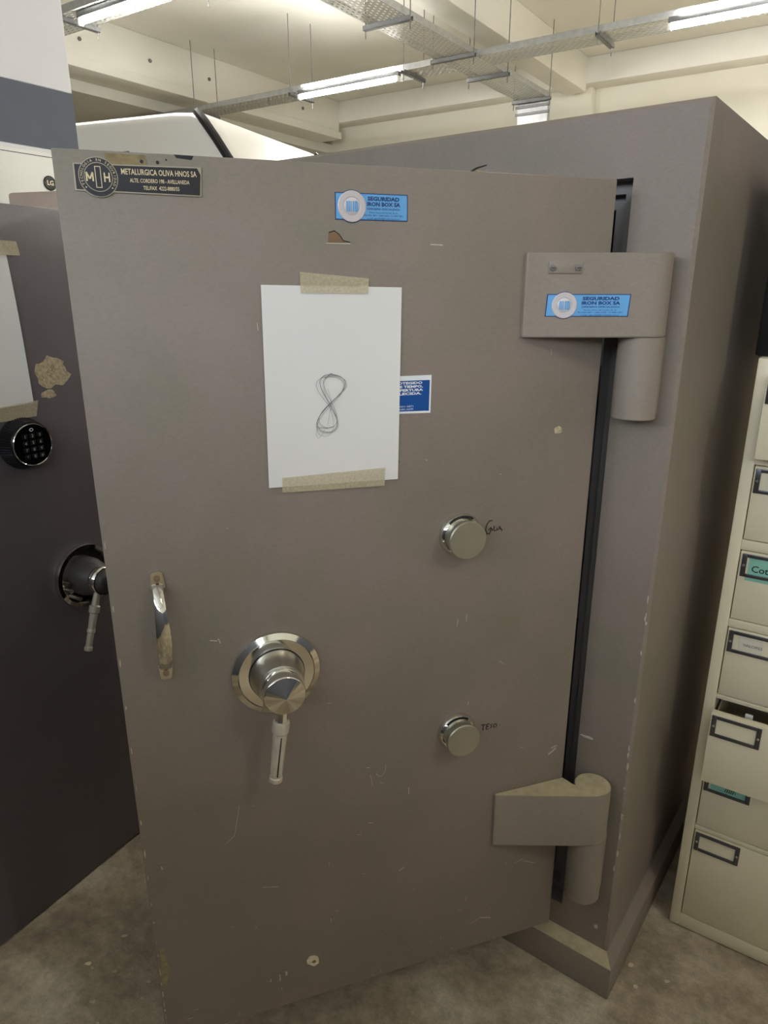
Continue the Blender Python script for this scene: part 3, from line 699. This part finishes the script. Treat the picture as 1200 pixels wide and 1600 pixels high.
# ------------------------------------------------------------------ the paper with the drawn 8
def curled(b, c4, y0, n, m, amp, edge=0.0, seed=0):
    """sheet from four corners (tl,tr,br,bl) lying just off the surface with slight waves"""
    rnd = random.Random(seed); ph = [rnd.uniform(0, 6) for _ in range(4)]
    tl, tr, br_, bl = [Vector((p[0], 0, p[1])) for p in c4]; V = []; F = []
    for j in range(n + 1):
        for i in range(n + 1):
            u, v = i / n, j / n; p = (tl * (1 - u) + tr * u) * (1 - v) + (bl * (1 - u) + br_ * u) * v
            wv = 0.5 + 0.25 * math.sin(3.1 * u + ph[0] + 2 * v) + 0.25 * math.sin(4.2 * v + ph[1] - 1.5 * u)
            V.append((p.x, y0 - amp * wv - edge * (abs(u - 0.5) * 2) ** 6 * math.sin(math.pi * min(1, max(0, v))), p.z))
    for j in range(n):
        for i in range(n): F.append((j * (n + 1) + i, (j + 1) * (n + 1) + i, (j + 1) * (n + 1) + i + 1, j * (n + 1) + i + 1))
    b.add(V, F, m, True); return V
paper = empty('paper_sign', DM @ Vector((-0.472, -0.0006, 1.229)), DR, 'white paper sheet with a pencil-drawn 8 taped to the open safe door', 'paper')
b = MB(); curled(b, [(-0.1042, 0.2995), (0.1071, 0.2961), (0.1028, -0.0011), (-0.1074, 0.0027)], -0.0010, 16, M['paper'], 0.0012, 0.0008, 3)
b.build('sheet', paper, fix=False)
b = MB()
def eight(dx, dz, sx, sz, rot, n=44, ph=0.0, upto=1.0):
    P = []
    for k in range(int(n * upto) + 1):
        t = 2 * math.pi * k / n + ph
        z = math.cos(t); x = math.sin(2 * t) * (0.55 + 0.05 * z)
        x *= 1.0 if z > 0 else 0.9
        c_, s__ = math.cos(rot), math.sin(rot)
        P.append((dx + (x * c_ - z * s__ * sz / sx) * sx, dz + z * sz * c_ + x * s__ * sx))
    return P
for (dx, dz, sx, sz, rot, w_) in ((-0.0085, 0.1275, 0.034, 0.0440, -0.16, 0.0009), (-0.0060, 0.1300, 0.031, 0.0400, -0.22, 0.0006), (-0.0105, 0.1250, 0.037, 0.0430, -0.10, 0.0005), (-0.0090, 0.1230, 0.028, 0.0465, -0.24, 0.0004)):
    b.ribbon(eight(dx, dz, sx, sz, rot), w_, -0.0030, 0.0, M['pencil'])
b.ribbon([(-0.0150, 0.166), (-0.006, 0.1725), (0.004, 0.169)], 0.0011, -0.0030, 0, M['pencil'])
b.ribbon([(-0.027, 0.092), (-0.014, 0.090), (-0.003, 0.092)], 0.0008, -0.0030, 0, M['pencil'])
b.ribbon([(-0.0290, 0.093), (-0.0315, 0.080), (-0.028, 0.075), (-0.022, 0.080), (-0.018, 0.088)], 0.0004, -0.0030, 0, M['pencil'])
b.ribbon([(-0.011, 0.150), (-0.006, 0.130), (-0.010, 0.108), (-0.013, 0.094)], 0.0004, -0.0030, 0, M['pencil'])
b.build('drawn_eight', paper, fix=False)
b = MB(); curled(b, [(-0.0480, 0.3170), (0.0545, 0.3085), (0.0535, 0.2875), (-0.0480, 0.2885)], -0.0036, 12, M['tape'], 0.0008, 0, 5); b.build('tape', paper, fix=False)
b = MB(); curled(b, [(-0.0865, 0.0175), (0.0800, 0.0205), (0.0790, -0.0095), (-0.0875, -0.0060)], -0.0036, 12, M['tape'], 0.0008, 0, 6); b.build('tape', paper, fix=False)

# ------------------------------------------------------------------ dark safe on the left
LP = (-0.93036, 1.29561, 0.0); LR = R(60.2)
ls = empty('safe', LP, LR, 'dark slate-grey safe with keypad at the left edge of the photo', 'safe')
b = MB(); b.box((-0.22, 0.03, 0.0), (0.60, 0.62, 1.689), M['dark_paint'], 0.004); b.build('body', ls)
b = MB(); b.box((-0.21, 0.0, 0.006), (0.59, 0.0295, 1.690), M['dark_paint'], 0.003); ld = b.build('door', ls)
def lsub(b, n): return b.build(n, ld)
b = MB()
b.lathe([(0.058, 0), (0.057, 0.006), (0.050, 0.034)], M['black'], (0.262, 0, 1.198), (0, -1, 0), 120, False, 1, -0.035)
b.lathe([(0.046, 0.034), (0.0465, 0.0375), (0.0455, 0.0395), (0.0440, 0.0385)], M['chrome'], (0.262, 0, 1.198), (0, -1, 0), 64)
b.front(circ(0.262, 1.198, 0.0440, 40), -0.0385, 0.0006, M['black_gloss'])
lay = [('1', '2', '3'), ('4', '5', '6'), ('7', '8', '9'), ('*', '0', '#')]
for r_ in range(4):
    for q in range(3):
        kx = 0.262 + (q - 1) * 0.0175; kz = 1.218 - r_ * 0.0150
        b.box((kx - 0.0065, -0.0405, kz - 0.005), (kx + 0.0065, -0.0388, kz + 0.005), M['black'], 0.0008)
        b.text(lay[r_][q], kx, kz - 0.003, 0.009, -0.0407, M['card'], 'CENTER')
b.tube([(0.262 + 0.004 * math.cos(R(t)), -0.0396, 1.231 + 0.003 * math.sin(R(t))) for t in range(0, 361, 30)], 0.0008, M['card'], 6)
lsub(b, 'keypad_lock')
b = MB(); cx, cz = 0.366, 0.8450
b.lathe([(0.080, 0), (0.081, 0.006), (0.079, 0.014), (0.070, 0.016), (0.068, 0.006), (0.050, 0.006)], M['chrome'], (cx, 0, cz), (0, -1, 0), 72)
for t in (R(200), R(235), R(180)): b.lathe([(0.005, 0), (0.005, 0.02)], M['chrome_dull'], (cx + 0.058 * math.cos(t), -0.006, cz + 0.058 * math.sin(t)), (0, -1, 0), 12)
lsub(b, 'handle_rose')
b = MB(); b.lathe([(0.048, 0.006), (0.048, 0.020), (0.040, 0.052), (0.034, 0.060)], M['inner'], (cx, 0, cz), (0, -1, 0), 60); lsub(b, 'handle_hub')
b = MB(); b.lathe([(0.033, 0.058), (0.034, 0.062), (0.034, 0.082)], M['chrome'], (cx, 0, cz), (0, -1, 0), 60)
b.lathe([(0.031, 0.082), (0.004, 0.086)], M['inner'], (cx, 0, cz), (0, -1, 0), 60); lsub(b, 'handle_cap')
b = MB(); A = Vector((0.352, -0.064, 0.818)); B = Vector((0.3050, -0.064, 0.680)); dv = B - A
b.tube([pt_ for pt_ in [tuple(A + dv * t) for t in (0, 0.10, 0.22, 0.24, 0.34, 0.36, 0.62, 0.64, 0.68, 0.70, 0.92, 0.94, 0.99, 1.0)]],
       [0.007, 0.008, 0.009, 0.0125, 0.0125, 0.0095, 0.0085, 0.0100, 0.0100, 0.0080, 0.0080, 0.0098, 0.0098, 0.008], M['grip'], 20); lsub(b, 'handle_lever')
b = MB(); b.front(blob(0.3580, 1.3420, 0.045, 0.034, 22, 0.22, 8), 0, 0.0006, M['glue'])
b.front(blob(0.3440, 1.2960, 0.018, 0.010, 12, 0.3, 18), 0, 0.0005, M['glue'])
for k in range(6):
    rnd2 = random.Random(k + 30); x = 0.358 + rnd2.uniform(-0.025, 0.02); z = 1.342 + rnd2.uniform(-0.02, 0.02)
    b.ribbon([(x, z), (x + rnd2.uniform(-0.012, 0.012), z + rnd2.uniform(-0.012, 0.012))], 0.0014, -0.0006, 0.0003, M['rust'])
lsub(b, 'torn_glue_patch')
lp = empty('paper_sign', mat_of(LP, LR) @ Vector((0.19, -0.0006, 1.28)), LR, 'blank white paper taped to the dark safe at the left edge', 'paper')
b = MB(); curled(b, [(-0.105, 0.322), (0.100, 0.322), (0.112, 0.0), (-0.105, 0.0)], -0.001, 14, M['paper'], 0.003, 0.003, 9); b.build('sheet', lp, fix=False)
b = MB(); curled(b, [(-0.08, 0.3400), (0.124, 0.3370), (0.128, 0.309), (-0.08, 0.311)], -0.005, 12, M['tape'], 0.003, 0.002, 12); b.build('tape', lp, fix=False)
b = MB(); curled(b, [(-0.08, -0.002), (0.122, 0.006), (0.112, -0.028), (-0.08, -0.030)], -0.004, 12, M['tape'], 0.0015, 0.001, 13); b.build('tape', lp, fix=False)

# brown safe further back, its top just showing
bs = empty('safe', (-1.235, 2.50, 0), R(-16), 'brown safe in the back row showing only its top above the dark safe', 'safe')
b = MB(); b.box((0, 0.0, 0), (0.78, 0.62, 1.822), M['back_safe'], 0.012, 3); b.build('body', bs)
b = MB(); b.box((0.05, -0.03, 0.08), (0.74, -0.0005, 1.76), M['back_safe'], 0.006); b.lathe([(0.03, 0.03), (0.03, 0.06)], M['chrome_dull'], (0.4, 0, 1.1), (0, -1, 0), 24); b.build('door', bs)

# ------------------------------------------------------------------ beige card-index cabinet
CP = (0.7193, 1.3712, 0.0); CR = R(-33.8)
cab = empty('filing_cabinet', CP, CR, 'beige metal card-index cabinet with seven drawers at the right edge', 'filing cabinet')
CW = 0.42; CH = 1.396; CD = 0.52
b = MB()
b.box((0, 0, 0.004), (0.0225, CD, CH), M['cab'], 0.0015); b.box((CW - 0.0225, 0, 0.004), (CW, CD, CH), M['cab'], 0.0015)
b.box((0.0225, 0.0, 1.374), (CW - 0.0225, CD, CH), M['cab']); b.box((0.0225, CD - 0.01, 0.004), (CW - 0.0225, CD, 1.374), M['cab'])
rails = [(0.004, 0.041), (0.301, 0.312), (0.472, 0.477), (0.656, 0.666), (0.833, 0.851), (1.009, 1.030), (1.189, 1.208)]
for z0, z1 in rails: b.box((0.0225, 0.0, z0), (CW - 0.0225, 0.03, z1), M['cab'], 0.001)
b.box((0.0226, 0.022, 0.041), (CW - 0.0226, CD - 0.02, 0.0415), M['cab_in'])
b.build('cabinet_body', cab)
b = MB(); b.box((0.01, 0.01, 0.0), (CW - 0.01, CD - 0.01, 0.0038), M['cab_in']); b.build('foot', cab)
drawers = [(1.2105, 1.372, 0.050, 'dark', ''), (1.0325, 1.1865, 0.0, 'card', ''), (0.8535, 1.0065, 0.0, 'green', 'Cotiz'), (0.6685, 0.8305, 0.0, 'card', 'VALORES'), (0.4795, 0.6535, 0.062, 'none', ''), (0.3145, 0.4695, 0.0, 'greenlow', ''), (0.0435, 0.2985, 0.0, 'none', '')]
for i, (z0, z1, o, kind, txt) in enumerate(drawers):
    dx0, dx1 = 0.0245, CW - 0.0245
    b = MB(); b.box((dx0, -o + 0.0005, z0), (dx1, -o + 0.018, z1), M['cab'], 0.0012)
    if o:
        b.box((dx0 + 0.004, -o + 0.018, z0 + 0.01), (dx0 + 0.006, 0.40, z1 - 0.035), M['cab']); b.box((dx1 - 0.006, -o + 0.018, z0 + 0.01), (dx1 - 0.004, 0.40, z1 - 0.035), M['cab'])
        b.box((dx0 + 0.006, -o + 0.018, z0 + 0.01), (dx1 - 0.006, 0.40, z0 + 0.012), M['cab'])
        b.box((dx0 + 0.06, 0.004, z1 - 0.05), (dx0 + 0.075, 0.008, z1 - 0.018), M['housing'])
    else:
        b.box((dx0 - 0.0018, 0.0185, z0 - 0.0018), (dx1 + 0.0018, 0.0200, z1 + 0.0018), M['cab_in'])
    d = b.build('drawer', cab)
    lx0 = dx0 + (0.003 if i != 2 else 0.004); lx1 = lx0 + 0.096; lz1 = z1 - (0.0045 if i != 4 else 0.004); lz0 = lz1 - 0.050; y0 = -o + 0.0005
    b = MB(); t = 0.0095
    for (a_, c_) in (((lx0, lz0), (lx0 + t, lz1)), ((lx1 - t, lz0), (lx1, lz1)), ((lx0 + t, lz0), (lx1 - t, lz0 + t * 0.75)), ((lx0 + t, lz1 - t * 0.75), (lx1 - t, lz1))):
        b.box((a_[0], y0 - 0.004, a_[1]), (c_[0], y0, c_[1]), M['holder'], 0.0009)
    for x in (lx0 + t / 2, lx1 - t / 2): b.lathe([(0.003, 0), (0.002, 0.0015)], M['chrome_dull'], (x, y0 - 0.004, (lz0 + lz1) / 2), (0, -1, 0), 10)
    b.build('label_holder', d)
    if kind != 'none':
        b = MB(); mm = {'card': M['card'], 'green': M['card_green'], 'greenlow': M['card_green'], 'dark': M['inner']}[kind]
        ca = lx0 + t + (0.012 if kind == 'card' else 0.004); cb = lx1 - t - (0.02 if kind == 'card' else 0)
        b.box((ca, y0 - 0.0012, lz0 + 0.006), (cb, y0 - 0.0002, lz1 - 0.008), mm)
        if kind == 'green': b.box((ca - 0.003, y0 - 0.0008, lz0 - 0.008), (cb, y0 - 0.0002, lz0 + 0.006), mm)
        if txt: b.text(txt, ca + (0.006 if kind == 'green' else 0.008), lz0 + (0.013 if kind == 'green' else 0.020), 0.020 if kind == 'green' else 0.009, y0 - 0.0016, M['marker'] if kind == 'green' else M['pencil'], bold=0.0002)
        if kind == 'greenlow':
            for q in range(5): b.ribbon([(ca + 0.03 + q * 0.004, lz0 + 0.012), (ca + 0.034 + q * 0.004, lz0 + 0.026), (ca + 0.036 + q * 0.004, lz0 + 0.014)], 0.0018, y0 - 0.0012, 0.0003, M['marker'])
        b.build('label_card', d)

# dark steel cash box standing on the cabinet
cb = empty('steel_box', mat_of(CP, CR) @ Vector((-0.012, 0.035, 1.3965)), CR, 'black steel box standing on top of the beige card-index cabinet', 'box')
b = MB(); b.box((0, 0, 0), (0.40, 0.45, 0.36), M['black'], 0.006); b.build('body', cb)
b = MB(); b.box((0.03, -0.004, 0.03), (0.37, -0.0005, 0.33), M['black'], 0.002); b.build('door', cb)
b = MB(); b.box((0.012, -0.012, 0.10), (0.022, -0.0005, 0.13), M['chrome_dull'], 0.002); b.build('hinge', cb)

rs = empty('safe', mat_of(CP, CR) @ Vector((0.03, 0.56, 0)), CR, 'unseen dark safe added behind the beige card-index cabinet to shade the open safe', 'safe')  # unseen blocker added to keep light off the open safe's right side
b = MB(); b.box((0, 0.03, 0), (0.8, 0.65, 2.1), M['dark_paint'], 0.006); b.build('body', rs)
b = MB(); b.box((0.03, 0.0, 0.05), (0.77, 0.0295, 2.06), M['dark_paint'], 0.004); b.lathe([(0.03, 0), (0.03, 0.04)], M['chrome_dull'], (0.6, 0, 1.0), (0, -1, 0), 24); b.build('door', rs)

# ------------------------------------------------------------------ white van behind the safes
# van frame: x runs towards its front along the side we see, y across its width
VR = R(-21.5)
vp = Vector((-1.19, 5.16, 0.0))
van = empty('van', vp, VR, 'white high-roof van parked behind the safes', 'van')
VH = 2.66; VL = 4.6; VW = 1.85
prof = [(-VL, 0.35), (0.95, 0.35), (1.05, 0.95), (0.98, 1.35), (0.42, 2.05), (0.10, VH - 0.16), (0.02, VH - 0.06), (-0.08, VH - 0.015), (-0.25, VH), (-VL + 0.15, VH), (-VL, VH - 0.15)]
def van_slice(y, inset): 
    cxm, czm = -1.8, 1.4
    return [(x + (cxm - x) * inset * 0.25, y, z - (inset * 0.9 if z > 2.0 else 0)) for x, z in prof]
b = MB(); sl = [(0.0, 0.085), (0.02, 0.04), (0.07, 0.010), (0.16, 0.0), (VW - 0.16, 0.0), (VW - 0.07, 0.010), (VW - 0.02, 0.04), (VW, 0.085)]
V = []; n = len(prof)
for y_, ins in sl: V += van_slice(y_, ins)
F = [(j * n + k, j * n + (k + 1) % n, (j + 1) * n + (k + 1) % n, (j + 1) * n + k) for j in range(len(sl) - 1) for k in range(n)]
F += [tuple(range(n)), tuple(range((len(sl) - 1) * n, len(sl) * n))[::-1]]
vs, fs = b.add(V, F, M['van'])
for f in fs: f.smooth = True
fs[-1].smooth = fs[-2].smooth = False
b.build('van_body', van)
# windscreen seal running down the front pillar
b = MB()
def sl_pt(k, yi): y_, ins = sl[yi]; return Vector(van_slice(y_, ins)[k])
path = [sl_pt(7, 2) + Vector((0, 0, 0.004)), sl_pt(6, 1) + Vector((0.004, -0.004, 0.003)), sl_pt(5, 1) + Vector((0.006, -0.006, 0.0)), sl_pt(4, 1) + Vector((0.006, -0.006, 0)), sl_pt(3, 1) + Vector((0.006, -0.006, 0))]
b.tube(path, 0.030, M['rubber'], 10); b.build('windscreen_seal', van); b = MB()
p2 = [sl_pt(7, 5) + Vector((0, 0, 0.004)), sl_pt(6, 6) + Vector((0.004, 0.004, 0.003)), sl_pt(5, 6), sl_pt(4, 6), sl_pt(3, 6)]
b.tube(p2, 0.030, M['rubber'], 10)
b.build('windscreen_seal', van)
b = MB()
zt, zb = 2.42, 1.0
b.box((-2.6, -0.004, zt), (-0.62, 0.004, zt + 0.008), M['rubber']); b.box((-0.626, -0.004, zb), (-0.618, 0.004, zt + 0.008), M['rubber'])
b.box((-2.4, -0.002, 2.30), (-0.85, 0.004, 2.304), M['galv'])
b.build('sliding_door_seam', van)
for x in (-3.7, 0.15):
    for y_ in (0.0, VW - 0.22):
        b = MB(); b.lathe([(0.2, 0), (0.34, 0.01), (0.35, 0.05), (0.35, 0.17), (0.34, 0.21), (0.2, 0.22)], M['rubber'], (x, y_, 0.35), (0, 1, 0), 40); b.build('wheel', van)
